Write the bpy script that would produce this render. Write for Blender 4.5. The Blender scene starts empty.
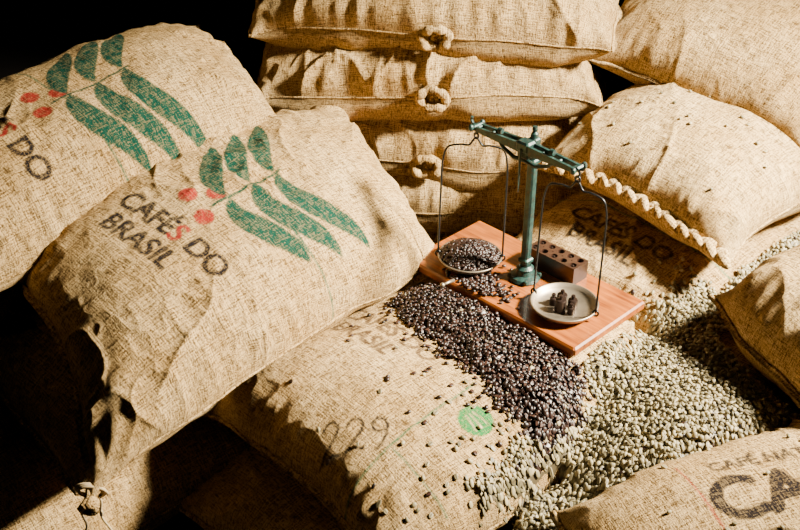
import bpy, math, random
import numpy as np
from mathutils import Vector, Matrix, Euler
from mathutils.bvhtree import BVHTree

rng = np.random.default_rng(7)
TAB = np.random.default_rng(11).random((256,256))

def vn(x, y, seed=0):
    x = np.asarray(x,float)+seed*17.31; y = np.asarray(y,float)+seed*9.77
    xi=np.floor(x).astype(int); yi=np.floor(y).astype(int)
    fx=x-xi; fy=y-yi
    fx=fx*fx*(3-2*fx); fy=fy*fy*(3-2*fy)
    a=TAB[xi&255,yi&255]; b=TAB[(xi+1)&255,yi&255]; c=TAB[xi&255,(yi+1)&255]; d=TAB[(xi+1)&255,(yi+1)&255]
    return ((a*(1-fx)+b*fx)*(1-fy)+(c*(1-fx)+d*fx)*fy)*2-1

def sstep(a,b,x):
    t=np.clip((x-a)/(b-a),0,1); return t*t*(3-2*t)

# ------------------------------------------------------------------ materials
def newmat(name):
    m=bpy.data.materials.new(name); m.use_nodes=True
    nt=m.node_tree; bs=nt.nodes['Principled BSDF']
    return m,nt,bs

def mathn(nt,op,a,b=None,c=None):
    n=nt.nodes.new('ShaderNodeMath'); n.operation=op
    for i,v in enumerate((a,b,c)):
        if v is None: continue
        if isinstance(v,(int,float)): n.inputs[i].default_value=v
        else: nt.links.new(v,n.inputs[i])
    return n.outputs[0]

def mixc(nt,f,a,b,mode='MIX'):
    n=nt.nodes.new('ShaderNodeMix'); n.data_type='RGBA'; n.blend_type=mode
    for s,v in ((n.inputs[0],f),(n.inputs[6],a),(n.inputs[7],b)):
        if isinstance(v,(int,float)): s.default_value=v
        elif isinstance(v,tuple): s.default_value=v+(1,) if len(v)==3 else v
        else: nt.links.new(v,s)
    return n.outputs[2]

def noise(nt,vec,scale,detail=2,rough=.5,mapscale=None):
    if mapscale:
        mp=nt.nodes.new('ShaderNodeMapping'); mp.inputs['Scale'].default_value=mapscale
        nt.links.new(vec,mp.inputs['Vector']); vec=mp.outputs[0]
    n=nt.nodes.new('ShaderNodeTexNoise'); n.inputs['Scale'].default_value=scale
    n.inputs['Detail'].default_value=detail; n.inputs['Roughness'].default_value=rough
    nt.links.new(vec,n.inputs['Vector'])
    return n.outputs['Fac']

def burlap(name, col):
    m,nt,bs=newmat(name)
    fa=nt.nodes.new('ShaderNodeAttribute'); fa.attribute_name='fab'
    ia=nt.nodes.new('ShaderNodeAttribute'); ia.attribute_name='ink'
    V=fa.outputs['Vector']
    t1=noise(nt,V,1,3,.65,(300,30,1)); t2=noise(nt,V,1,3,.65,(30,300,1))
    grain=noise(nt,V,260,2,.8)
    st=noise(nt,V,6,5,.65)
    thr=mathn(nt,'ADD',mathn(nt,'ADD',t1,t2),grain)          # ~1.5
    c=mathn(nt,'MULTIPLY_ADD',mathn(nt,'SUBTRACT',thr,1.47),3.2,.5)
    cl=nt.nodes.new('ShaderNodeClamp'); nt.links.new(c,cl.inputs[0]); c=cl.outputs[0]
    dark=tuple(x*k for x,k in zip(col,(.26,.22,.17))); light=tuple(min(1,x*1.5) for x in col)
    base=mixc(nt,c,dark,light)
    s2=mathn(nt,'MULTIPLY_ADD',mathn(nt,'SUBTRACT',st,.47),3.0,.5)
    c2=nt.nodes.new('ShaderNodeClamp'); nt.links.new(s2,c2.inputs[0])
    base=mixc(nt,c2.outputs[0],mixc(nt,1.0,base,(.72,.64,.50),'MULTIPLY'),base)
    wear=noise(nt,V,60,4,.7)
    k=mathn(nt,'MULTIPLY_ADD',mathn(nt,'SUBTRACT',mathn(nt,'ADD',mathn(nt,'MULTIPLY',c,-.4),wear),.25),1.8,1.0)
    kc=nt.nodes.new('ShaderNodeClamp'); nt.links.new(k,kc.inputs[0]); kc.inputs[1].default_value=.80; kc.inputs[2].default_value=1.0
    f=mathn(nt,'MULTIPLY',ia.outputs['Alpha'],kc.outputs[0])
    base=mixc(nt,f,base,ia.outputs['Color'])
    nt.links.new(base,bs.inputs['Base Color'])
    bs.inputs['Roughness'].default_value=.95
    bs.inputs['Specular IOR Level'].default_value=.08
    b=nt.nodes.new('ShaderNodeBump'); b.inputs['Strength'].default_value=.85; b.inputs['Distance'].default_value=.0032
    hh=mathn(nt,'ADD',thr,mathn(nt,'MULTIPLY',noise(nt,V,70,3,.55),1.5))
    nt.links.new(hh,b.inputs['Height']); nt.links.new(b.outputs[0],bs.inputs['Normal'])
    return m

def simple(name,col,rough=.5,metal=0,nscale=60,var=.25,bump=.0,coat=0):
    m,nt,bs=newmat(name)
    tc=nt.nodes.new('ShaderNodeTexCoord')
    n=noise(nt,tc.outputs['Object'],nscale,4,.6)
    base=mixc(nt,n,tuple(x*(1-var) for x in col),tuple(min(1,x*(1+var)) for x in col))
    nt.links.new(base,bs.inputs['Base Color'])
    bs.inputs['Roughness'].default_value=rough; bs.inputs['Metallic'].default_value=metal
    bs.inputs['Coat Weight'].default_value=coat
    if bump:
        b=nt.nodes.new('ShaderNodeBump'); b.inputs['Distance'].default_value=bump; b.inputs['Strength'].default_value=.6
        nt.links.new(n,b.inputs['Height']); nt.links.new(b.outputs[0],bs.inputs['Normal'])
    return m

def patina(name,c1,c2,c3):
    m,nt,bs=newmat(name)
    tc=nt.nodes.new('ShaderNodeTexCoord')
    n=noise(nt,tc.outputs['Object'],70,5,.7); n2=noise(nt,tc.outputs['Object'],160,3,.6)
    f=nt.nodes.new('ShaderNodeClamp'); nt.links.new(mathn(nt,'MULTIPLY_ADD',mathn(nt,'SUBTRACT',n,.5),5.,.5),f.inputs[0])
    g=nt.nodes.new('ShaderNodeClamp'); nt.links.new(mathn(nt,'MULTIPLY_ADD',mathn(nt,'SUBTRACT',n2,.62),9.,.5),g.inputs[0])
    base=mixc(nt,g.outputs[0],mixc(nt,f.outputs[0],c1,c2),c3)
    nt.links.new(base,bs.inputs['Base Color']); bs.inputs['Roughness'].default_value=.42; bs.inputs['Metallic'].default_value=.35
    b=nt.nodes.new('ShaderNodeBump'); b.inputs['Distance'].default_value=.0006; nt.links.new(n2,b.inputs['Height']); nt.links.new(b.outputs[0],bs.inputs['Normal'])
    return m

def woodmat(name,c1,c2,rough=.3,coat=.4):
    m,nt,bs=newmat(name)
    tc=nt.nodes.new('ShaderNodeTexCoord')
    n=noise(nt,tc.outputs['Object'],1,5,.65,(9,120,60))
    n2=noise(nt,tc.outputs['Object'],14,2,.5)
    f=mathn(nt,'MULTIPLY_ADD',mathn(nt,'SUBTRACT',mathn(nt,'ADD',n,mathn(nt,'MULTIPLY',n2,.4)),.7),2.6,.5)
    cl=nt.nodes.new('ShaderNodeClamp'); nt.links.new(f,cl.inputs[0])
    nt.links.new(mixc(nt,cl.outputs[0],c1,c2),bs.inputs['Base Color'])
    bs.inputs['Roughness'].default_value=rough; bs.inputs['Coat Weight'].default_value=coat
    return m

def beanmat(name,c1,c2,groove,rough):
    m,nt,bs=newmat(name)
    a=nt.nodes.new('ShaderNodeAttribute'); a.attribute_name='bcol'
    sp=nt.nodes.new('ShaderNodeSeparateColor'); nt.links.new(a.outputs['Color'],sp.inputs[0])
    base=mixc(nt,sp.outputs[0],c1,c2)
    base=mixc(nt,sp.outputs[1],base,groove)
    nt.links.new(base,bs.inputs['Base Color']); bs.inputs['Roughness'].default_value=rough
    return m

BUR=burlap('burlap_jute',(.43,.297,.135))
BURL=burlap('burlap_pale',(.46,.328,.155))
STR=simple('jute_string',(.5,.37,.2),.9,0,200,.4,.001)
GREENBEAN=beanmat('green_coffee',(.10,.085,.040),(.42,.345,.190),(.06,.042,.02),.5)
ROAST=beanmat('roasted_coffee',(.006,.003,.002),(.026,.010,.007),(.07,.03,.018),.40)
IRON=patina('green_painted_iron',(.008,.022,.020),(.018,.055,.047),(.05,.035,.022))
WIRE=simple('dark_wire',(.03,.032,.034),.35,.8,80,.3)
PAN=simple('worn_tin',(.28,.23,.17),.42,.85,40,.45,.0004)
DKMET=simple('dark_weight_metal',(.030,.018,.014),.35,.7,60,.4)
BOARD=woodmat('varnished_board',(.095,.020,.002),(.32,.088,.008),.38,.25)
BOXW=woodmat('weight_box_wood',(.012,.005,.003),(.032,.013,.007),.4,.2)
PINK=simple('pink_selvedge_thread',(.40,.10,.10),.9,0,200,.3)

# ------------------------------------------------------------------ mesh helpers
class MB:
    def __init__(s): s.v=[];s.q=[];s.t=[];s.qm=[];s.tm=[];s.n=0;s.att={}
    def add(s,v,q=None,t=None,mat=0,**att):
        v=np.asarray(v,float)
        if q is not None and len(q): s.q.append(np.asarray(q,int)+s.n); s.qm.append(np.full(len(q),mat))
        if t is not None and len(t): s.t.append(np.asarray(t,int)+s.n); s.tm.append(np.full(len(t),mat))
        for k,a in att.items(): s.att.setdefault(k,[]).append((s.n,np.asarray(a,float)))
        s.v.append(v); s.n+=len(v)
    def build(s,name,mats,smooth=True,attdef={}):
        me=bpy.data.meshes.new(name)
        V=np.concatenate(s.v); 
        q=np.concatenate(s.q) if s.q else np.zeros((0,4),int); t=np.concatenate(s.t) if s.t else np.zeros((0,3),int)
        me.vertices.add(len(V)); me.vertices.foreach_set('co',V.astype(np.float32).ravel())
        me.loops.add(len(q)*4+len(t)*3); me.loops.foreach_set('vertex_index',np.concatenate([q.ravel(),t.ravel()]).astype(np.int32))
        me.polygons.add(len(q)+len(t))
        ls=np.concatenate([np.arange(len(q))*4, len(q)*4+np.arange(len(t))*3]).astype(np.int32)
        me.polygons.foreach_set('loop_start',ls)
        mi=np.concatenate(s.qm+s.tm).astype(np.int32)
        me.polygons.foreach_set('material_index',mi)
        if smooth is not None: me.polygons.foreach_set('use_smooth',np.full(len(mi),bool(smooth)))
        for m in mats: me.materials.append(m)
        for k,(typ,dim,dv) in attdef.items():
            if k=='fab': arr=V.copy()
            else: arr=np.tile(np.array(dv,float),(len(V),1))
            for st,a in s.att.get(k,[]): arr[st:st+len(a)]=a
            at=me.attributes.new(k,typ,'POINT')
            at.data.foreach_set('vector' if typ=='FLOAT_VECTOR' else 'color',arr.astype(np.float32).ravel())
        me.update(calc_edges=True)
        ob=bpy.data.objects.new(name,me); bpy.context.scene.collection.objects.link(ob)
        return ob

def tube(pts,rad,n=8,closed=False,cap=True):
    pts=np.asarray(pts,float); N=len(pts)
    rad=np.broadcast_to(np.asarray(rad,float),(N,))
    if closed: T=np.roll(pts,-1,0)-np.roll(pts,1,0)
    else: T=np.gradient(pts,axis=0)
    T/=np.linalg.norm(T,axis=1)[:,None]+1e-12
    up=np.array([0,0,1.]) if abs(T[0][2])<.9 else np.array([1.,0,0])
    A=[];B=[]
    a=np.cross(T[0],up); a/=np.linalg.norm(a)
    for i in range(N):
        a=a-T[i]*np.dot(a,T[i]); a/=np.linalg.norm(a)+1e-12
        A.append(a.copy()); B.append(np.cross(T[i],a))
    A=np.array(A);B=np.array(B)
    th=np.arange(n)*2*np.pi/n
    V=pts[:,None,:]+rad[:,None,None]*(np.cos(th)[None,:,None]*A[:,None,:]+np.sin(th)[None,:,None]*B[:,None,:])
    V=V.reshape(-1,3)
    M=N if closed else N-1
    i,j=np.meshgrid(np.arange(M),np.arange(n),indexing='ij')
    i=i.ravel();j=j.ravel();i2=(i+1)%N;j2=(j+1)%n
    q=np.stack([i*n+j,i*n+j2,i2*n+j2,i2*n+j],1)
    t=[]
    if cap and not closed:
        V=np.vstack([V,pts[0],pts[-1]])
        for k in range(n):
            t.append((N*n,(k+1)%n,k)); t.append((N*n+1,(N-1)*n+k,(N-1)*n+(k+1)%n))
    return V,q,np.array(t,int).reshape(-1,3)

def lathe(prof,n=32,center=(0,0,0)):
    prof=np.asarray(prof,float); N=len(prof); th=np.arange(n)*2*np.pi/n
    V=np.stack([prof[:,0][:,None]*np.cos(th),prof[:,0][:,None]*np.sin(th),np.repeat(prof[:,1][:,None],n,1)],2).reshape(-1,3)+np.array(center)
    i,j=np.meshgrid(np.arange(N-1),np.arange(n),indexing='ij'); i=i.ravel(); j=j.ravel(); j2=(j+1)%n
    return V,np.stack([i*n+j,i*n+j2,(i+1)*n+j2,(i+1)*n+j],1)

def ellipsoid(c,ax,R=None,nu=10,nv=7):
    th=np.arange(nu)*2*np.pi/nu; ph=np.linspace(0.02,np.pi-.02,nv)
    V=np.stack([np.sin(ph)[:,None]*np.cos(th),np.sin(ph)[:,None]*np.sin(th),np.repeat(np.cos(ph)[:,None],nu,1)],2).reshape(-1,3)*np.array(ax)
    if R is not None: V=V@np.asarray(R).T
    V=V+np.array(c)
    i,j=np.meshgrid(np.arange(nv-1),np.arange(nu),indexing='ij'); i=i.ravel(); j=j.ravel(); j2=(j+1)%nu
    return V,np.stack([i*nu+j,(i+1)*nu+j,(i+1)*nu+j2,i*nu+j2],1)

def boxv(c,s,bev=.0):
    x,y,z=[k/2 for k in s]
    b=bev
    def ring(xx,yy,bb,zz):
        return [(xx-bb,-yy,zz),(xx,-yy+bb,zz),(xx,yy-bb,zz),(xx-bb,yy,zz),(-xx+bb,yy,zz),(-xx,yy-bb,zz),(-xx,-yy+bb,zz),(-xx+bb,-yy,zz)]
    b=max(b,1e-4)
    R=[ring(x-b,y-b,b*.6,-z),ring(x,y,b,-z+b),ring(x,y,b,z-b),ring(x-b,y-b,b*.6,z)]
    V=np.array(sum(R,[]))+np.array(c); q=[]
    for i in range(3):
        for j in range(8): q.append((i*8+j,i*8+(j+1)%8,(i+1)*8+(j+1)%8,(i+1)*8+j))
    t=[]
    for k in range(1,7):
        t.append((24,24+k,24+k+1)); t.append((0,k+1,k))
    return V,q,t

# ------------------------------------------------------------------ print canvas
def text_tris(s,size,bold=.02):
    cu=bpy.data.curves.new('tmp_txt','FONT'); cu.body=s; cu.size=size; cu.offset=bold*size; cu.align_x='CENTER'
    ob=bpy.data.objects.new('tmp_txt',cu); bpy.context.scene.collection.objects.link(ob)
    bpy.context.view_layer.update()
    dg=bpy.context.evaluated_depsgraph_get(); me=ob.evaluated_get(dg).to_mesh()
    me.calc_loop_triangles()
    co=np.array([v.co[:2] for v in me.vertices]); tr=[co[list(t.vertices)] for t in me.loop_triangles]
    bpy.data.objects.remove(ob); bpy.data.curves.remove(cu)
    return tr

class Canvas:
    R=.0012
    def __init__(s,L,W):
        s.L,s.W=L*1.35,W*1.2; s.nx=int(s.L/s.R); s.ny=int(s.W/s.R)
        s.im=np.zeros((s.nx,s.ny,4))
    def pt(s,p): return ((p[0]+s.L/2)/s.R,(p[1]+s.W/2)/s.R)
    def poly(s,P,col,a=1.):
        P=np.array([s.pt(p) for p in P])
        x0,y0=np.maximum(np.floor(P.min(0)).astype(int),0); x1,y1=np.minimum(np.ceil(P.max(0)).astype(int)+1,(s.nx,s.ny))
        if x1<=x0 or y1<=y0: return
        X,Y=np.meshgrid(np.arange(x0,x1)+.5,np.arange(y0,y1)+.5,indexing='ij')
        ins=np.zeros(X.shape,bool); n=len(P)
        for i in range(n):
            ax,ay=P[i]; bx,by=P[(i+1)%n]
            if ay==by: continue
            c=((ay>Y)!=(by>Y))&(X<(bx-ax)*(Y-ay)/(by-ay)+ax); ins^=c
        s.im[x0:x1,y0:y1][ins]=tuple(col)+(a,)
    def tr(s,o,phi,sc=1.):
        c,sn=math.cos(phi),math.sin(phi)
        return lambda g:(o[0]+sc*(c*g[0]-sn*g[1]), o[1]+sc*(sn*g[0]+c*g[1]))
    def text(s,t,o,size,phi,col,a=1.,bold=.02,red=None):
        # letters are thickened by over-printing the outline with tiny offsets
        T=s.tr(o,phi); tt=text_tris(t,size,.012)
        xs=np.array([tri[:,0].mean() for tri in tt]); lo=min(tri[:,0].min() for tri in tt); hi=max(tri[:,0].max() for tri in tt)
        e=bold*size
        for dx,dy in ((0,0),(e,0),(-e,0),(0,e),(0,-e)):
            for tri,x in zip(tt,xs):
                f=(x-lo)/(hi-lo); c=(.26,.02,.015) if red and red[0]<f<red[1] else col
                s.poly([T((p[0]+dx,p[1]+dy)) for p in tri],c,a)
    def stroke(s,pts,o,phi,sc,w,col,a=1.):
        T=s.tr(o,phi,sc); P=[np.array(T(p)) for p in pts]
        for p,q in zip(P[:-1],P[1:]): s.line(p,q,w,col,a)
        for p in P: s.disc(p,w*.5,col,a)
    def disc(s,o,r,col,a=1.): s.poly([(o[0]+r*math.cos(k*.3927),o[1]+r*math.sin(k*.3927)) for k in range(16)],col,a)
    def line(s,p,q,w,col,a=1.):
        d=np.array(q,float)-p; d/=np.linalg.norm(d); n=np.array((-d[1],d[0]))*w/2
        s.poly([p+n,q+n,q-n,p-n],col,a)
    def leaf(s,T,p,q,bend,w,col,rev=.35):
        p=np.array(p,float);q=np.array(q,float); d=q-p; n=np.array((-d[1],d[0]))
        m1=p+d*.33+n*bend; m2=p+d*.70-n*bend*rev
        up=[];lo=[]
        for k in range(21):
            t=k/20; c=(1-t)**3*p+3*t*(1-t)**2*m1+3*t*t*(1-t)*m2+t**3*q
            tg=3*(1-t)**2*(m1-p)+6*t*(1-t)*(m2-m1)+3*t*t*(q-m2); tg/=np.linalg.norm(tg)
            nn=np.array((-tg[1],tg[0])); ww=w*(math.sin(math.pi*t**.85)**.75)
            up.append(c+nn*ww*.5); lo.append(c-nn*ww*.5)
        s.poly([T(x) for x in up+lo[::-1]],col)
    def logo(s,o,phi,sc=1.,g=(.003,.042,.028),r=(.26,.020,.014)):
        T=s.tr(o,phi,sc)
        for c in ((-.042,-.012),(-.016,.032),(.016,-.024)):
            s.disc(T(c),.0185*sc,r)
        for k,(y,f) in enumerate(((.045,.92),(.112,1.),(.179,1.04))):
            s.leaf(T,(.006-.006*k,y),(.008+.200*f,y+.036),-.30,.055,g,.2)
            s.leaf(T,(.000-.005*k,y-.004),(-.150-.006*k,y+.098),.22,.045,g,.1)
        pts=[(.006,.0),(.004,.06),(.0,.12),(-.008,.19)]
        for a_,b_ in zip(pts[:-1],pts[1:]): s.line(np.array(T(a_)),np.array(T(b_)),.007,g)
    def sample(s,X,Y):
        fx=np.clip((X+s.L/2)/s.R-.5,0,s.nx-2); fy=np.clip((Y+s.W/2)/s.R-.5,0,s.ny-2)
        i=fx.astype(int); j=fy.astype(int); 
        out=s.im[i,j].copy()
        al=np.zeros(len(i)); cs=np.zeros((len(i),3))
        for di in (-1,0,1):
            for dj in (-1,0,1):
                v=s.im[np.clip(i+di,0,s.nx-1),np.clip(j+dj,0,s.ny-1)]
                al+=v[:,3]; cs+=v[:,:3]*v[:,3:4]
        out[:,:3]=cs/np.maximum(al,1e-6)[:,None]; out[:,3]=al/9
        return out

# ------------------------------------------------------------------ sack
ATT={'fab':('FLOAT_VECTOR',3,(0,0,0)),'ink':('FLOAT_COLOR',4,(0,0,0,0))}
def ob_rot(ang,roll,pitch):
    return Euler((math.radians(roll),-math.radians(pitch),math.radians(ang))).to_matrix()
def sack(key,c,ang,roll=0,pitch=0,L=.92,W=.56,T=.22,nu=170,nv=110,seed=1,ink=None,ear=(.0,.0,.0,.0),
         droop=(0,0),sdroop=(0,0),bot=.8,pw=(3.6,3.0),pe=.46,wr=1.,mat=None,knot=None,braid=False,string=False,rnd=0.,fold=1.,shear=0.,pink=False):
    su=np.linspace(-1,1,nu); sv=np.linspace(-1,1,nv)
    u=np.sin(su*np.pi/2)*.75+su*.25; v=np.sin(sv*np.pi/2)*.75+sv*.25
    U,Vv=np.meshgrid(u,v,indexing='ij')
    aU=np.abs(U); aV=np.abs(Vv)
    corner=(aU**7)*(aV**7)
    X=L/2*U*(1-.045*(1-Vv**2)*aU**2)*(1-rnd*aV**3*aU**2)
    Y=W/2*Vv*(1+.05*(1-U**2))*(1-(.07+rnd)*aU**4*(1-corner))
    k=0
    for sx in (-1,1):
        for sy in (-1,1):
            e=ear[k]; k+=1
            mk=np.where((U*sx>0)&(Vv*sy>0),corner,0)
            X=X+sx*mk*e*1.0; Y=Y+sy*mk*e*.8
    X=X+ .012*vn(Y*9,U*0,seed)*aU**3 + shear*Y
    Y=Y+ .014*vn(X*7,Vv*0,seed+3)*aV**3
    H=T/2*np.power(np.clip(1-aU**pw[0],0,1),pe)*np.power(np.clip(1-aV**pw[1],0,1),pe)
    dX=(L/2)*(1-aU); dY=(W/2)*(1-aV)
    disp=.011*vn(X*4,Y*5,seed+5)+.0055*vn(X*11,Y*10,seed+6)
    wx=X+.03*vn(X*8,Y*8,seed+7); wy=Y+.03*vn(X*8,Y*8,seed+8)
    pm=sstep(-.25,.5,vn(X*3.3,Y*3.3,seed+30)+ .6*np.maximum(aU,aV)**4)
    rid=1-np.abs(vn(wx*5+wy*3,wy*7-wx*4,seed+9)); disp+= fold*.012*(rid**7)*pm
    rid=1-np.abs(vn(wx*12-wy*6,wy*12+wx*8,seed+10)); disp+= fold*.006*(rid**5)*pm
    rid=1-np.abs(vn(wx*26-wy*9,wy*24+wx*13,seed+32)); disp+= fold*.0024*(rid**4)*(.4+.6*pm)
    disp+= .0016*vn(X*42,Y*42,seed+31)
    ph=2.2*vn(Y*9,X*5,seed+11)
    disp+= .0058*np.exp(-dX/.05)*np.sin(Y*2*np.pi/.055+2.4*ph)*sstep(0,.02,dX)*(.5+.5*vn(Y*6,X*3,seed+15))
    disp+= .0034*np.exp(-dY/.045)*np.sin(X*2*np.pi/.06+4*vn(X*9,Y*6,seed+12))
    for i_,(sx,sy) in enumerate(((-1,-1),(-1,1),(1,-1),(1,1))):
        ddx=(X-shear*Y)-sx*L/2; ddy=Y-sy*W/2; r=np.hypot(ddx,ddy); th=np.arctan2(ddy,ddx)
        am=.006+ (.006 if ear[i_]>.03 else 0)
        disp+= am*np.sin(th*9+3.2*vn(X*5,Y*5,seed+13+i_))*np.exp(-r/.10)*sstep(0,.06,r)
    disp*=wr
    mask=np.clip(H/(T*.22),0,1)
    base=np.stack([X,Y,H],2); 
    du=np.gradient(base,axis=0); dv=np.gradient(base,axis=1)
    N=np.cross(du,dv); N/=np.linalg.norm(N,axis=2)[:,:,None]+1e-12
    top=base+N*(disp*mask)[:,:,None]
    disp2=.010*vn(X*6,Y*6,seed+20)*wr+.006*np.exp(-dY/.06)*vn(X*16,Y*4,seed+21)
    bb=base.copy(); bb[:,:,2]*=-bot
    N2=N.copy(); N2[:,:,2]*=-1
    botg=bb+N2*(disp2*mask)[:,:,None]
    fab=np.stack([X,Y,np.zeros_like(X)],2)
    fab[:,:,0]+=np.sign(U)*(T/2-H)*aU**6; fab[:,:,1]+=np.sign(Vv)*(T/2-H)*aV**6
    inkv=ink.sample(X.ravel(),Y.ravel()) if ink is not None else np.zeros((nu*nv,4))
    def deform(P):
        P=np.array(P,float)
        uu=(P[...,0]-shear*P[...,1])/(L/2); vv=P[...,1]/(W/2)
        P[...,2]-= droop[0]*np.clip(-uu-.25,0,2)**2 + droop[1]*np.clip(uu-.25,0,2)**2
        P[...,2]-= sdroop[0]*np.clip(-vv-.2,0,2)**2 + sdroop[1]*np.clip(vv-.2,0,2)**2
        P[...,2]+= .010*np.sin(P[...,0]*6+seed*1.3)
        return P
    top=deform(top); botg=deform(botg)
    for sl in ((0,slice(None)),(nu-1,slice(None)),(slice(None),0),(slice(None),nv-1)):
        m=(top[sl]+botg[sl])/2; top[sl]=m; botg[sl]=m
    mb=MB()
    idx=np.arange(nu*nv).reshape(nu,nv)
    interior=np.zeros((nu,nv),bool); interior[1:-1,1:-1]=True
    bidx=idx.copy(); bidx[interior]=nu*nv+np.arange(interior.sum())
    def quads(ix,flip):
        a=ix[:-1,:-1].ravel();b=ix[1:,:-1].ravel();c_=ix[1:,1:].ravel();d=ix[:-1,1:].ravel()
        return np.stack([a,b,c_,d] if not flip else [a,d,c_,b],1)
    V=np.vstack([top.reshape(-1,3),botg[interior]])
    q=np.vstack([quads(idx,False),quads(bidx,True)])
    fb=np.vstack([fab.reshape(-1,3),fab[interior]+np.array([0,0,2])])
    ik=np.vstack([inkv,np.zeros((interior.sum(),4))])
    mb.add(V,q,None,0,fab=fb,ink=ik)
    for e,line in ((0,top[0]),(1,top[-1])):
        if braid and e==0: continue
        s=-1 if e==0 else 1
        ctr=np.array(line)[::max(1,nv//90)]
        out=ctr+np.array([s*.003,0,0]); out[:,2]+=.003*vn(out[:,1]*30,0*out[:,1],seed)
        rr=.0042+.0012*vn(out[:,1]*60,out[:,1]*0,seed+2)
        tv,tq,tt=tube(out,rr,7); mb.add(tv,tq,tt,2 if (pink and e==1) else 0)
        l0=ctr; w_=.012+.006*vn(ctr[:,1]*20,ctr[:,1]*0,seed+4)
        l1=ctr+np.stack([s*w_,0*w_,.004*vn(ctr[:,1]*25,ctr[:,1]*0,seed+6)],1)
        nn=len(ctr); VV=np.vstack([l0+[0,0,.0015],l1,l0-[0,0,.0015]])
        qq=[]
        for i in range(nn-1): qq+=[(i,i+1,nn+i+1,nn+i),(nn+i,nn+i+1,2*nn+i+1,2*nn+i)]
        mb.add(VV,qq,None,0)
    line=top[:,0][::max(1,nu//110)]
    rr=.0028+.0009*vn(line[:,0]*60,line[:,0]*0,seed)
    tv,tq,tt=tube(line,rr,6); mb.add(tv,tq,tt,0)
    if braid:
        line=top[0]; seg=np.r_[0,np.cumsum(np.linalg.norm(np.diff(line,axis=0),axis=1))]; tot=seg[-1]
        n=int(tot/.0205)
        core=[]
        for i in range(n):
            s_=(i+.5)/n*tot; p=np.array([np.interp(s_,seg,line[:,k]) for k in range(3)])
            p+=np.array([-.008,0,.008]); core.append(p)
            sgn=1 if i%2 else -1
            R=np.array(Euler((0,.2*sgn,math.radians(90+30*sgn+rng.uniform(-14,14)))).to_matrix())
            k_=rng.uniform(.85,1.25)
            v_,q_=ellipsoid(p+np.array([.0065*sgn,0,.009]),(.022*k_,.0115*k_,.0130),R,10,7); mb.add(v_,q_,None,1)
        tv,tq,tt=tube(core,.0130,8); mb.add(tv,tq,tt,0)
    if knot is not None:
        j=int(nu*(.5+knot*.5)); p=top[j,0]
        th=np.linspace(0,2*np.pi,44,endpoint=False)
        w1=1+.06*np.sin(th*2+seed)+.05*np.sin(th*5+seed*2)
        pts=np.stack([.034*np.cos(th)*w1,-.016+.004*np.sin(th*3+seed),.025*np.sin(th)*w1+.002],1)+p
        tv,tq,tt=tube(pts,.0115+.0020*np.sin(th*7+seed),10,True); mb.add(tv,tq,tt,0)
        pts=np.stack([.010*np.cos(th)+.004,-.004+0*th,.007*np.sin(th)],1)+p
        tv,tq,tt=tube(pts,.0055,8,True); mb.add(tv,tq,tt,0)
        v_,q_=ellipsoid((0,0,0),(1,1,1),None,48,20)
        an=np.arctan2(v_[:,2],v_[:,0]); rr=1+.09*np.sin(an*13+seed)
        v_=v_*np.array([.080,.030,.048])*rr[:,None]+p+np.array([0,.034,0]); mb.add(v_,q_,None,0)
    if string:
        e=top[0,0]+np.array([.02,.015,0])
        R=np.array(ob_rot(ang,roll,pitch)).T
        down=R@np.array([0,0,-1.]); side=R@np.array([1,0,0.])
        th=np.linspace(0,2*np.pi*3,50)
        ring=np.stack([e[0]+.018*np.cos(th),e[1]-.018*np.cos(th)+.004*th/6,e[2]+.018*np.sin(th)],1)
        tv,tq,tt=tube(ring,.0028,6); mb.add(tv,tq,tt,1)
        for kx,ln in ((.25,.13),(-.45,.10),(.05,.06)):
            t=np.linspace(0,1,16)[:,None]
            pts=e+down*ln*t**1.2+side*kx*.12*t*(1-.4*t)+side*.006*np.sin(t*9)
            tv,tq,tt=tube(pts,.0024,6); mb.add(tv,tq,tt,1)
        for a_ in np.linspace(0,6.28,9)[:-1]:
            t=np.linspace(0,1,6)[:,None]
            d=np.array([-1.,-.8,0])/1.28; w=np.array([math.cos(a_)*.5,-math.cos(a_)*.6,math.sin(a_)*.7])
            pts=e+d*.04*t+w*.018*t
            tv,tq,tt=tube(pts,np.linspace(.006,.007,6),6); mb.add(tv,tq,tt,0)
    ob=mb.build(key,[mat or BUR,STR if not braid else BURL,PINK],True,ATT)
    ob.location=c; ob.rotation_euler=Euler((math.radians(roll),-math.radians(pitch),math.radians(ang)))
    M=Matrix.Translation(c)@ob.rotation_euler.to_matrix().to_4x4()
    Mn=np.array(M)
    WV=V@Mn[:3,:3].T+Mn[:3,3]
    return ob,(WV,q)

PH=-math.pi/2
BLK=(.010,.008,.010); RED=(.28,.025,.018); BRN=(.06,.032,.016)
def cafes(L,W,tx,ty,lx,ly,linex=None,lr=(-.3,.3),size=.067,a=1.,col=BLK):
    cv=Canvas(L,W)
    if linex is not None: cv.line((linex,lr[0]),(linex,lr[1]),.0055,(.01,.085,.055),.9)
    cv.text('CAF\u00c9S DO',(tx+.006,ty),size,PH,col,a,.024,red=(.49,.625))
    cv.text('BRASIL',(tx-.060,ty+.03),size,PH,col,a,.024)
    if lx is not None: cv.logo((lx,ly),PH,1.16)
    return cv

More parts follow.
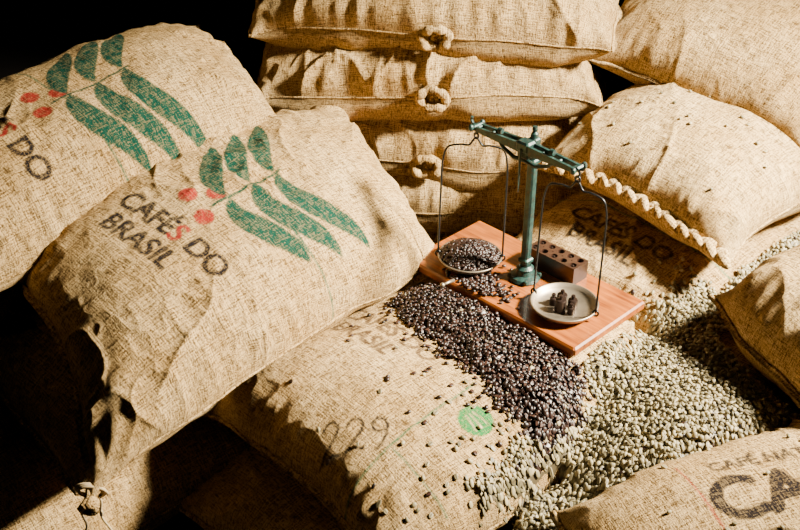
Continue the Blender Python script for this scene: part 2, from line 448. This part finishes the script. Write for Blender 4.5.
N='coffee_sack'
S={}
cvC=cafes(.96,.56,-.220,.018,-.095,.022,.012,(-.30,-.05))
S['C']=sack(N,(-.352,-.108,.605),49.5,roll=17,pitch=0,L=.98,W=.55,T=.25,nu=400,nv=260,seed=2,ink=cvC,ear=(.03,.0,.02,.03),droop=(.08,.05),sdroop=(.04,.04),string=True,shear=.33,pink=True,wr=1.05,fold=1.2,pw=(4.2,3.0))
cvD=cafes(.96,.56,-.215,-.015,-.065,-.01,-.03,(-.32,.3))
S['D']=sack(N,(-.735,.072,.775),48,roll=10,pitch=2,L=.96,W=.47,T=.22,nu=400,nv=240,seed=5,ink=cvD,ear=(.02,.02,.03,.03),droop=(.05,.02),sdroop=(.08,.02),shear=.25,wr=1.1,fold=1.2)
cvA=Canvas(.88,.6)
cvA.text('CAF\u00c9S DO',(-.09,.13),.062,PH,BRN,.9,.024); cvA.text('BRASIL',(-.15,.15),.062,PH,BRN,.9,.024)
cvA.line((-.43,-.15),(-.06,-.125),.005,(.03,.12,.06),.85); cvA.line((-.30,-.15),(-.30,-.3),.004,(.05,.16,.09),.6)
cvA.disc((-.125,-.195),.036,(.008,.17,.04),.95)
for k_ in (-.016,0,.016): cvA.line((-.125+k_,-.215),(-.125+k_*.5,-.175),.004,(.35,.32,.16),.7)
two=[(0,.75),(.12,.95),(.32,1.),(.48,.85),(.46,.62),(.25,.3),(0,0),(.22,.06),(.55,.0)]
nine=[(.5,.72),(.4,.95),(.2,1.),(.04,.82),(.08,.6),(.28,.5),(.46,.62),(.5,.8),(.47,.4),(.35,.1),(.2,-.05)]
for k_,g_ in enumerate((two,two,nine)):
    cvA.stroke([(p[0]+k_*.72-.9,p[1]) for p in g_],(-.355,-.09),math.radians(-44),.066,.0062,BLK,.95)
S['A']=sack(N,(.118,-.315,.365),40.5,roll=0,pitch=1,L=.86,W=.64,T=.25,nu=380,nv=260,seed=8,ink=cvA,ear=(.01,.03,0,0),droop=(.04,.0),sdroop=(.04,.02),wr=.85,pw=(5,3.2))
cvB=Canvas(.92,.6)
cvB.text('CAF\u00c9S DO',(-.30,.04),.065,PH,BLK,.9,.022); cvB.text('BRASIL',(-.36,.05),.065,PH,BLK,.9,.022)
cvB.line((-.22,-.3),(-.22,.3),.005,(.03,.15,.09),.85)
S['B']=sack(N,(.78,.28,.375),41,L=.92,W=.60,T=.23,nu=300,nv=200,seed=11,ink=cvB,wr=.7)
cvI=Canvas(.86,.58)
cvI.text('CAF\u00c9S',(-.01,.055),.135,math.radians(-6),BLK,.98,.035)
cvI.text('DO BRASIL',(.03,-.04),.075,math.radians(-6),BLK,.9,.02)
cvI.text('CAF\u00c9 NATURAL',(-.01,.175),.040,math.radians(-6),BLK,.95,.02)
cvI.line((-.20,-.2),(-.20,.23),.004,RED,.8)
S['I']=sack(N,(.76,-.865,.410),16,L=.86,W=.58,T=.22,nu=320,nv=220,seed=14,ink=cvI,droop=(.08,.02),rnd=.05,wr=.7)
S['G']=sack(N,(.865,.405,.60),43,roll=4,L=.86,W=.55,T=.26,seed=17,ear=(.01,.02,0,0),droop=(.08,.0),mat=BURL,braid=True,nu=240,nv=150,wr=.75)
cvF=Canvas(.95,.6); cvF.line((-.14,-.3),(-.14,.3),.0055,(.02,.12,.06),.9)
S['F']=sack(N,(1.04,.73,.80),50,roll=9,pitch=3,L=.95,W=.64,T=.30,seed=20,ink=cvF,ear=(.0,.03,0,0),droop=(.08,0),nu=240,nv=160,wr=.8)
S['H']=sack(N,(1.12,-.30,.52),24,L=.86,W=.52,T=.38,seed=23,roll=3,droop=(.02,0),wr=.8,rnd=.14,pw=(2.6,2.4),nu=220,nv=140)
S['M']=sack(N,(.74,-.40,.30),40,L=.92,W=.62,T=.24,seed=26)
ek=dict(W=.56,T=.250,bot=1.,pw=(4,4.5),pe=.42,fold=1.7,rnd=.05,nu=240,nv=160)
S['E1']=sack(N,(.11,.73,.905),-7,L=.96,seed=31,knot=.02,sdroop=(.03,0),droop=(.06,.05),roll=3,**ek)
S['E2']=sack(N,(.08,.71,.722),-3,L=.92,seed=34,knot=.03,sdroop=(.03,0),droop=(.04,.04),roll=-2,**ek)
S['E3']=sack(N,(.17,.72,.545),-10,L=.84,seed=37,knot=-.08,sdroop=(.03,0),droop=(.04,.04),roll=2,**ek)
S['E4']=sack(N,(.30,.69,.38),-6,L=.84,seed=40,sdroop=(.02,0),**ek)
S['E5']=sack(N,(.22,.72,.16),-4,L=.92,W=.6,T=.26,seed=43,bot=.9,nu=90,nv=60)
cvJ=Canvas(.95,.6); cvJ.logo((-.38,.20),PH,.9)
S['J']=sack(N,(-.545,-.085,.40),47,roll=5,L=.86,W=.60,T=.24,seed=46,ear=(.02,.02,0,0),droop=(.06,0),ink=cvJ,nu=240,nv=160)
S['K']=sack(N,(-.74,-.26,.14),40,L=.92,W=.62,T=.24,seed=49,ear=(.03,0,0,0))
S['Lw']=sack(N,(.06,-.36,.13),42,L=.90,W=.60,T=.24,seed=52,ear=(.02,.02,0,0))
S['Mw']=sack(N,(.72,-.45,.13),36,L=.95,W=.62,T=.24,seed=55,nu=90,nv=60)
S['Bw']=sack(N,(.86,.25,.14),40,L=.95,W=.62,T=.26,seed=58,nu=90,nv=60)
S['Iw']=sack(N,(.80,-.95,.16),10,L=.95,W=.6,T=.28,seed=61,nu=90,nv=60)
S['Dw']=sack(N,(-.76,.26,.48),47,L=.95,W=.58,T=.30,seed=64,nu=90,nv=60)
S['Dw2']=sack(N,(-.66,.22,.16),44,L=.95,W=.62,T=.30,seed=67,nu=90,nv=60)

# ------------------------------------------------------------------ height field
def bvh(keys):
    Vs=[];Fs=[];n=0
    for k in keys:
        V,q=S[k][1]; Vs.append(V); Fs.append(q+n); n+=len(V)
    V=np.vstack(Vs); F=np.vstack(Fs)
    return BVHTree.FromPolygons([tuple(v) for v in V.tolist()],[tuple(f) for f in F.tolist()])
bbase=bvh(['A','B','M']); bover=bvh(['G','H','C','I'])
GS=.007; gx=np.arange(-.55,1.35,GS); gy=np.arange(-1.05,.5,GS)
HF=np.zeros((len(gx),len(gy))); HO=np.full(HF.shape,-1.)
dn=Vector((0,0,-1))
for i,x in enumerate(gx):
    for j,y in enumerate(gy):
        h=bbase.ray_cast(Vector((x,y,2)),dn); HF[i,j]=h[0].z if h[0] else 0.
        h=bover.ray_cast(Vector((x,y,2)),dn); HO[i,j]=h[0].z if h[0] else -1
def pip_sd(P,X,Y):
    P=np.array(P); n=len(P); ins=np.zeros(X.shape,bool); D=np.full(X.shape,9.)
    for i in range(n):
        ax,ay=P[i]; bx,by=P[(i+1)%n]
        c=((ay>Y)!=(by>Y))&(X<(bx-ax)*(Y-ay)/((by-ay) or 1e-9)+ax); ins^=c
        t=np.clip(((X-ax)*(bx-ax)+(Y-ay)*(by-ay))/((bx-ax)**2+(by-ay)**2),0,1)
        D=np.minimum(D,np.hypot(X-ax-t*(bx-ax),Y-ay-t*(by-ay)))
    return np.where(ins,D,-D)
GP=[(1.10,.33),(.86,.06),(.74,-.05),(.60,-.13),(.52,-.22),(.42,-.34),(.37,-.46),(.31,-.53),(.23,-.60),(.16,-.68),(.12,-.80),(.17,-.95),(.35,-.95),(.45,-.80),(.60,-.66),(.95,-.58),(1.0,-.3),(1.15,.1)]
RP=[(-.01,-.10),(.06,-.05),(.13,-.09),(.27,-.235),(.37,-.35),(.375,-.43),(.335,-.555),(.27,-.580),(.215,-.53),(.15,-.43),(.065,-.31),(-.01,-.21),(-.03,-.14)]
GX,GY=np.meshgrid(gx,gy,indexing='ij')
def blur(A,n):
    for _ in range(n):
        A=(A+np.roll(A,1,0)+np.roll(A,-1,0)+np.roll(A,1,1)+np.roll(A,-1,1))/5
    return A
HFb=blur(np.maximum(HF,.30),60)
fG=lambda X,Y:pip_sd(GP,X,Y)+.025*vn(X*14,Y*14,3)+.012*vn(X*45,Y*45,9)
fR=lambda X,Y:pip_sd(RP,X,Y)+.016*vn(X*22,Y*22,4)+.012*vn(X*60,Y*60,6)
sdG=fG(GX,GY); sdR=fR(GX,GY)
mG=.028*sstep(0,.12,sdG); mR=.011*sstep(0,.07,sdR)
smooth_lvl=np.maximum(HF,np.minimum(HFb,.45))
gw=sstep(.0,.06,sdG)
SURF=np.where(sdG>0,HF*(1-gw)+smooth_lvl*gw,HF)+np.maximum(mG,mR)+.005*vn(GX*16,GY*16,8)*sstep(0,.05,np.maximum(sdG,sdR))
BC=np.array([.278,-.108]); BA=math.radians(-45.5); BL,BW,BT=.492,.252,.022
def toboard(X,Y):
    dx=X-BC[0];dy=Y-BC[1]; return dx*math.cos(BA)+dy*math.sin(BA),-dx*math.sin(BA)+dy*math.cos(BA)
bx,by=toboard(GX,GY)
inb=(np.abs(bx)<BL/2)&(np.abs(by)<BW/2)
BZ=float(HF[inb].max())-.004
print('board z',BZ,HF[inb].mean())
def samp(G,x,y):
    fx=np.clip((x-gx[0])/GS,0,len(gx)-2); fy=np.clip((y-gy[0])/GS,0,len(gy)-2)
    i=fx.astype(int);j=fy.astype(int);fx=fx-i;fy=fy-j
    return (G[i,j]*(1-fx)+G[i+1,j]*fx)*(1-fy)+(G[i,j+1]*(1-fx)+G[i+1,j+1]*fx)*fy

# ------------------------------------------------------------------ beans
def bean_proto():
    rings=6; n=10; V=[];G=[]
    for i in range(rings):
        a=math.pi*(i+.45)/(rings-.1); x=-math.cos(a); r=math.sin(a)**.72
        for k in range(n):
            p=2*math.pi*k/n+math.pi/2; y=r*math.cos(p); z=r*math.sin(p)
            g=0
            if z>0: z*=.5
            if k==0: z=-.05*r; g=1
            V.append((x,y,z)); G.append(g)
    V.append((-1.0,0,0)); V.append((1.0,0,0)); G+= [0,0]
    T=[]
    for i in range(rings-1):
        for k in range(n):
            a=i*n+k;b=i*n+(k+1)%n;c=(i+1)*n+(k+1)%n;d=(i+1)*n+k
            T+=[(a,d,c),(a,c,b)]
    for k in range(n):
        T.append((rings*n,k,(k+1)%n)); T.append((rings*n+1,(rings-1)*n+(k+1)%n,(rings-1)*n+k))
    return np.array(V),np.array(T),np.array(G,float)
BV,BTt,BG=bean_proto()
def add_beans(mb,P,size,nrm=None,tilt=.35,mat=0):
    M=len(P)
    if M==0: return
    yaw=rng.random(M)*2*np.pi; rx=rng.normal(0,tilt,M)+np.where(rng.random(M)<.6,np.pi,0); ry=rng.normal(0,tilt*.8,M)
    sc=size*(1+.12*rng.normal(0,1,M).clip(-1.5,1.5))
    V=BV[None]*np.array([1,.76,.74])[None]*sc[:,None,None]
    x,y,z=V[...,0],V[...,1],V[...,2]
    c,s=np.cos(rx)[:,None],np.sin(rx)[:,None]; y,z=y*c-z*s,y*s+z*c
    c,s=np.cos(ry)[:,None],np.sin(ry)[:,None]; x,z=x*c+z*s,-x*s+z*c
    c,s=np.cos(yaw)[:,None],np.sin(yaw)[:,None]; x,y=x*c-y*s,x*s+y*c
    if nrm is not None: z=z+x*nrm[:,0:1]+y*nrm[:,1:2]
    V=np.stack([x,y,z],2)+P[:,None,:]
    nv=len(BV); T=(BTt[None]+(np.arange(M)*nv)[:,None,None]).reshape(-1,3)
    col=np.zeros((M,nv,4)); col[...,0]=rng.random(M)[:,None]; col[...,1]=BG[None]; col[...,3]=1
    mb.add(V.reshape(-1,3),None,T,mat,bcol=col.reshape(-1,4))
sb3=blur(SURF,3)
SX=(np.roll(sb3,-1,0)-np.roll(sb3,1,0))/(2*GS); SY=(np.roll(sb3,-1,1)-np.roll(sb3,1,1))/(2*GS)
def scatter(prob,spacing,layer,lift):
    xs=np.arange(-.5,1.2,spacing); ys=np.arange(-1.0,.45,spacing)
    X,Y=np.meshgrid(xs,ys,indexing='ij'); X=(X+rng.uniform(-.5,.5,X.shape)*spacing).ravel(); Y=(Y+rng.uniform(-.5,.5,Y.shape)*spacing).ravel()
    p=prob(X,Y); k=rng.random(len(X))<p; X=X[k];Y=Y[k]
    z=samp(SURF,X,Y); over=samp(HO,X,Y); u_,w_=toboard(X,Y)
    ok=(over<z+.004)&~((np.abs(u_)<BL/2+.004)&(np.abs(w_)<BW/2+.004))&(z>.2)
    X,Y,z=X[ok],Y[ok],z[ok]
    P=np.stack([X,Y,z+lift+layer*rng.random(len(X))],1)
    nr=np.stack([samp(SX,X,Y),samp(SY,X,Y)],1).clip(-1.2,1.2)
    return P,nr
mg=MB(); size=.0051
pG=lambda X,Y:np.where(fR(X,Y)>.005,0,np.where(fG(X,Y)>0,1.,0))
for sp,ly,lf in ((.0078,.003,-.002),(.0092,.007,.003)):
    P,nr=scatter(pG,sp,ly,lf); add_beans(mg,P,size,nr,.5); print('green',len(P))
pGe=lambda X,Y:np.where(fR(X,Y)>.0,0.06,.5*np.exp(np.minimum(fG(X,Y),0)/.03)+.008*sstep(-.5,-.1,fG(X,Y)))*(fG(X,Y)<.01)
P,nr=scatter(pGe,.0092,.0,.0033); add_beans(mg,P,size,nr,.2); print('green edge',len(P))
bG=bvh(['G','H','I'])
pts=[]
for _ in range(160):
    x,y=rng.uniform(.35,1.1),rng.uniform(-.9,.5)
    h=bG.ray_cast(Vector((x,y,2)),dn)
    if h[0] and h[1].z>.75 and (y>-.05 or y<-.5): pts.append((x,y,h[0].z+.0033))
add_beans(mg,np.array(pts[:50]),size,None,.2)
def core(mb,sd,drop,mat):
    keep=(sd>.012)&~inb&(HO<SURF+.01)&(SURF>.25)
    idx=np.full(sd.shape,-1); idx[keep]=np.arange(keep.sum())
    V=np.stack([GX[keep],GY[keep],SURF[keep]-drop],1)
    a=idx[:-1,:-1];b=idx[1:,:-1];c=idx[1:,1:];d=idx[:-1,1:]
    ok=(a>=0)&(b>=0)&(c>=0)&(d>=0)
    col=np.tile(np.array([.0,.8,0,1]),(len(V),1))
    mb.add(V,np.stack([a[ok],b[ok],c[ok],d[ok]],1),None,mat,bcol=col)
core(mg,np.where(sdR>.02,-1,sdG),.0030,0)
BATT={'bcol':('FLOAT_COLOR',4,(.5,0,0,1))}
mg.build('green_coffee_beans',[GREENBEAN],True,BATT)

mr=MB()
pR=lambda X,Y:np.where(fR(X,Y)>-.003,1.,0)
for sp,ly,lf in ((.0080,.003,-.001),(.0090,.006,.004)):
    P,nr=scatter(pR,sp,ly,lf); add_beans(mr,P,size,nr,.45); print('roast',len(P))
pRe=lambda X,Y:np.where(fG(X,Y)>.03,.05,.5*np.exp(np.minimum(fR(X,Y),0)/.018)+.035*np.exp(np.minimum(fR(X,Y),0)/.09)+.004*sstep(-.45,-.1,fR(X,Y)))*(fR(X,Y)<0)*((X*.65-Y*.76)>-.02)
P,nr=scatter(pRe,.0095,0,.0033); add_beans(mr,P,size,nr,.2); print('roast edge',len(P))
core(mr,sdR,.001,0)
cb,sb=math.cos(BA),math.sin(BA)
def b2w(x,y,z=0): return (BC[0]+cb*x-sb*y,BC[1]+sb*x+cb*y,BZ+z)
PXL=(-.128,-.038); PXR=(.142,-.032); PR=.074
n=680; r=.066*np.sqrt(rng.random(n)); a=rng.random(n)*6.283
hz=.022+.026*(1-(r/.068)**2)
W=np.array([b2w(PXL[0]+r_*math.cos(a_),PXL[1]+r_*math.sin(a_),BT+h_) for r_,a_,h_ in zip(r,a,hz)])
add_beans(mr,W,size,None,.5)
V,q=lathe([(.001,.047),(.02,.0455),(.04,.040),(.055,.030),(.064,.021),(.062,.016)],24)
W=np.array([b2w(PXL[0]+v[0],PXL[1]+v[1],BT+v[2]-.001) for v in V]); mr.add(W,q,None,0,bcol=np.tile([.1,0,0,1.],(len(W),1)))
pts=[]
for _ in range(260):
    x=rng.normal(-.05,.045); y=rng.normal(-.090,.028)
    if abs(x)<BL/2-.01 and abs(y)<BW/2-.006 and math.hypot(x-PXL[0],y-PXL[1])>.03: pts.append(b2w(x,y,BT+.0036+ .006*rng.random()*(abs(x+.045)<.03)))
for _ in range(6): pts.append(b2w(rng.uniform(-.2,.2),rng.uniform(-.12,.11),BT+.0036))
add_beans(mr,np.array(pts),size,None,.2)
mr.build('roasted_coffee_beans',[ROAST],True,BATT)

# ------------------------------------------------------------------ balance scale
root=bpy.data.objects.new('balance_scale',None); bpy.context.scene.collection.objects.link(root)
root.location=(BC[0],BC[1],BZ); root.rotation_euler=(0,0,BA)
def part(mb,name,mats,smooth=True):
    o=mb.build(name,mats,smooth); o.parent=root
    return o
m=MB(); v,q,t=boxv((0,0,BT/2),(BL,BW,BT),.004); m.add(v,q,t)
part(m,'wooden_base',[BOARD],False)
m=MB()
py=.005
V,q=lathe([(0.0005,0),(.034,0),(.036,.004),(.032,.010),(.020,.014),(.017,.024),(.020,.030),(.013,.036)],32,(0,py,BT)); m.add(V,q)
PHH=.310
v,q,t=boxv((0,py,BT+PHH/2+.01),(.019,.019,PHH),.0035); m.add(v,q,t)
for z in (.05,PHH-.01): v,q,t=boxv((0,py,BT+z),(.027,.027,.012),.003); m.add(v,q,t)
for sx in (-1,1):
    for sy in (-1,1):
        V,q=lathe([(.0005,.008),(.004,.007),(.005,.003),(.005,0)],10,(sx*.024,py+sy*.024,BT+.006)); m.add(V,q)
part(m,'post',[IRON],False)
m=MB()
ZB=.340; yb=-.022; HL=.132
v,q,t=boxv((0,-.008,BT+ZB-.012),(.030,.052,.022),.004); m.add(v,q,t)
v,q,t=boxv((0,py,BT+ZB+.004),(.022,.022,.022),.004); m.add(v,q,t)
V,q=lathe([(.0005,.026),(.005,.025),(.0065,.019),(.004,.013),(.008,.009),(.009,0)],18,(0,py,BT+ZB+.014)); m.add(V,q)
for s in (-1,1):
    pts=[(0,yb,BT+ZB-.03),(s*.03,yb,BT+ZB-.034),(s*.06,yb,BT+ZB-.022),(s*.075,yb,BT+ZB-.008)]
    v,q,t=tube(pts,[.006,.005,.0045,.004],8); m.add(v,q,t)
part(m,'post_head',[IRON],False)
m=MB()
for off in (-.010,.010):
    xs=np.linspace(-HL,HL,25); hh=.0055+.0065*(1-np.abs(xs/HL))**.8
    V=[];
    for x,h in zip(xs,hh):
        V+= [(x,yb+off-.003,h*-.8),(x,yb+off+.003,h*-.8),(x,yb+off+.003,h),(x,yb+off-.003,h)]
    q=[]
    for i in range(len(xs)-1):
        for k in range(4): q.append((i*4+k,i*4+(k+1)%4,(i+1)*4+(k+1)%4,(i+1)*4+k))
    q.append((0,3,2,1)); e=(len(xs)-1)*4; q.append((e,e+1,e+2,e+3))
    V=np.array(V); V[:,2]+=BT+ZB; m.add(V,q)
for x in (-.129,-.09,-.045,.045,.09,.129):
    v,q,t=boxv((x,yb,BT+ZB),(.007,.026,.010),.002); m.add(v,q,t)
v,q,t=boxv((0,yb,BT+ZB+.004),(.034,.030,.024),.004); m.add(v,q,t)
for s in (-1,1):
    E=HL+.004
    v,q,t=boxv((s*E,yb,BT+ZB+.002),(.012,.034,.011),.003); m.add(v,q,t)
    for sy in (-1,1):
        v,q=ellipsoid((s*(E+.002),yb+sy*.018,BT+ZB+.003),(.0065,.0065,.008)); m.add(v,q)
    v,q,t=tube([(s*(E+.003),yb,BT+ZB),(s*(E+.013),yb,BT+ZB+.004),(s*(E+.018),yb,BT+ZB+.012),(s*(E+.015),yb,BT+ZB+.019)],.0035,8); m.add(v,q,t)
    V,q=lathe([(.0005,-.005),(.0065,-.005),(.0065,.005),(.0005,.005)],14); V=V[:,[2,1,0]]+np.array([s*.070,yb,BT+ZB+.014]); m.add(V,q)
v,q,t=tube([(0,yb-.017,BT+ZB),(0,yb-.017,BT+ZB-.07),(0,yb-.017,BT+ZB-.10)],[.003,.0022,.001],8); m.add(v,q,t)
part(m,'beam',[IRON],False)
def bow(name,px,rot,zrim,dx):
    m=MB(); cx,cy=px; ztop=BT+ZB-.006
    ax=dx
    v,q,t=tube([(ax,yb,BT+ZB+.002),(ax+.004,yb,ztop-.004),(ax,yb,ztop-.010),(ax-.004,yb,ztop-.014)],.0026,8); m.add(v,q,t)
    th=np.linspace(0,2*np.pi,18,endpoint=False)
    v,q,t=tube(np.stack([ax+.006*np.cos(th),np.full(18,yb),ztop-.016+.007*np.sin(th)],1),.0022,7,True); m.add(v,q,t)
    c,s=math.cos(rot),math.sin(rot); zt=ztop-.020
    prof=[(-PR,zrim),(-PR*.98,zt-.10),(-PR*.95,zt-.055),(-PR*.82,zt-.026),(-PR*.45,zt-.018),(-PR*.2,zt-.018),(0,zt)]
    prof=prof+[(-a,b) for a,b in prof[:-1]][::-1]
    P=np.array(prof); tt=np.linspace(0,len(P)-1,80); pi=np.clip(tt.astype(int),0,len(P)-2); f=(tt-pi)[:,None]
    def cr(i): return P[np.clip(i,0,len(P)-1)]
    p0,p1,p2,p3=cr(pi-1),cr(pi),cr(pi+1),cr(pi+2)
    C=.5*((2*p1)+(-p0+p2)*f+(2*p0-5*p1+4*p2-p3)*f**2+(-p0+3*p1-3*p2+p3)*f**3)
    wgt=np.clip((C[:,1]-zrim)/(zt-zrim),0,1)
    pts=np.stack([cx+(ax-cx)*wgt+c*C[:,0],cy+(yb-cy)*wgt+s*C[:,0],C[:,1]],1)
    v,q,t=tube(pts,.0023,8); m.add(v,q,t)
    for sg in (-1,1):
        th=np.linspace(0,2*np.pi,14,endpoint=False)
        v,q,t=tube(np.stack([cx+sg*c*PR+.006*np.cos(th)*c,cy+sg*s*PR+.006*np.cos(th)*s,zrim-.002+.007*np.sin(th)],1),.0022,6,True); m.add(v,q,t)
    part(m,name,[WIRE])
def pan(name,px):
    m=MB()
    prof=[(.0005,.006),(.035,.0062),(.055,.009),(.066,.016),(.0705,.024),(.0735,.0245),(.0745,.0225),(.0715,.019),(.067,.012),(.056,.005),(.036,.002),(.0005,.0018)]
    V,q=lathe([(r,z) for r,z in prof],48,(px[0],px[1],BT)); m.add(V,q)
    part(m,name,[PAN])
pan('pan_left',PXL); pan('pan_right',PXR)
bow('hanger_left',PXL,math.radians(38),BT+.024,-(HL+.006)); bow('hanger_right',PXR,math.radians(12),BT+.024,HL+.006)
m=MB()
for (dx,dy,r,h) in ((-.014,.010,.0115,.026),(.013,.013,.0105,.024),(.0,-.013,.012,.030),(.024,-.006,.008,.017),(-.025,-.006,.008,.019)):
    V,q=lathe([(.0005,h+.010),(.004,h+.0095),(.005,h+.006),(.003,h+.003),(.0035,h),(r*.9,h-.001),(r,h-.003),(r,.001),(.0005,0)],20,(PXR[0]+dx,PXR[1]+dy,BT+.0065)); m.add(V,q)
part(m,'brass_weights',[DKMET],False)
m=MB(); bxc=(.030,.082)
bl,bw,bh=.135,.052,.045
def holed_top(m,cx,cy,z0,l,w,h,nx,ny,r):
    cw=l/nx; ch=w/ny
    for i in range(nx):
        for j in range(ny):
            ox=cx-l/2+cw*(i+.5); oy=cy-w/2+ch*(j+.5); n=24
            th=np.arange(n)*2*np.pi/n+np.pi/n
            sq=np.stack([np.clip(np.cos(th)*1.42,-1,1)*cw/2,np.clip(np.sin(th)*1.42,-1,1)*ch/2],1)
            ci=np.stack([np.cos(th)*r,np.sin(th)*r],1)
            V=[];
            for a_,z in ((sq,h),(ci,h),(ci,h-.022)):
                V.append(np.column_stack([a_[:,0]+ox,a_[:,1]+oy,np.full(n,z0+z)]))
            V=np.vstack(V+[np.array([[ox,oy,z0+h-.022]])]); q=[];t=[]
            for k in range(n):
                k2=(k+1)%n; q.append((k,k2,n+k2,n+k)); q.append((n+k,n+k2,2*n+k2,2*n+k)); t.append((3*n,2*n+k,2*n+k2))
            m.add(V,q,t)
            if (i+j)%2==0 or i==0:
                V,q=lathe([(.0005,.008),(.003,.007),(.0035,.003),(r*.8,0),(r*.8,-.012)],14,(ox,oy,z0+h-.008)); m.add(V,q,None,1)
    x0,x1,y0,y1=cx-l/2,cx+l/2,cy-w/2,cy+w/2
    V=[(x0,y0,z0),(x1,y0,z0),(x1,y1,z0),(x0,y1,z0),(x0,y0,z0+h),(x1,y0,z0+h),(x1,y1,z0+h),(x0,y1,z0+h)]
    m.add(V,[(0,1,5,4),(1,2,6,5),(2,3,7,6),(3,0,4,7),(0,3,2,1)])
holed_top(m,bxc[0],bxc[1],BT,bl,bw,bh,5,2,.0085)
part(m,'weight_block',[BOXW,DKMET],False)
m=MB(); v,q,t=tube([(-.10,-BW/2+.004,BT+.006),(-.10,-BW/2-.03,BT+.010)],[.004,.0032],8); m.add(v,q,t)
v,q=ellipsoid((-.10,-BW/2-.033,BT+.010),(.006,.006,.006)); m.add(v,q)
part(m,'levelling_knob',[PAN])

# ------------------------------------------------------------------ room
def plane(name,V,mat):
    m=MB(); m.add(np.array(V,float),[(0,1,2,3)]); return m.build(name,[mat],False)
FLO=simple('dark_floor',(.02,.014,.010),.85,0,6,.5,.004)
WAL=simple('dark_wall',(.004,.003,.002),.95,0,3,.5,.01)
plane('floor',[(-4,-4,0),(4,-4,0),(4,4,0),(-4,4,0)],FLO)
plane('wall_back',[(-4,2.9,0),(4,2.9,0),(4,2.9,3.4),(-4,2.9,3.4)],WAL)
plane('wall_left',[(-3,-4,0),(-3,4,0),(-3,4,3.4),(-3,-4,3.4)],WAL)

# ------------------------------------------------------------------ light
def aim(o,t):
    d=Vector(t)-o.location; o.rotation_euler=d.to_track_quat('-Z','Y').to_euler()
ld=bpy.data.lights.new('window_light','AREA'); ld.shape='RECTANGLE'; ld.size=.35; ld.size_y=.35; ld.energy=100; ld.color=(1,.90,.70)
lo=bpy.data.objects.new('window_light',ld); lo.location=(2.30,-.42,2.25); bpy.context.scene.collection.objects.link(lo); aim(lo,(.28,-.08,.5)); ld.spread=math.radians(54)
ld2=bpy.data.lights.new('soft_fill','AREA'); ld2.size=2.0; ld2.energy=.45; ld2.color=(1,.82,.6)
lo2=bpy.data.objects.new('soft_fill',ld2); lo2.location=(1.0,-3.2,3.0); bpy.context.scene.collection.objects.link(lo2); aim(lo2,(.2,0,.5))
w=bpy.data.worlds.new('world'); bpy.context.scene.world=w; w.use_nodes=True
w.node_tree.nodes['Background'].inputs[0].default_value=(1,.85,.65,1); w.node_tree.nodes['Background'].inputs[1].default_value=.002

cd=bpy.data.cameras.new('camera'); cd.lens=50; cd.sensor_width=36
co=bpy.data.objects.new('camera',cd); co.location=(0,-2.2,1.9); bpy.context.scene.collection.objects.link(co)
co.rotation_euler=(math.radians(90-33),0,0)
bpy.context.scene.camera=co
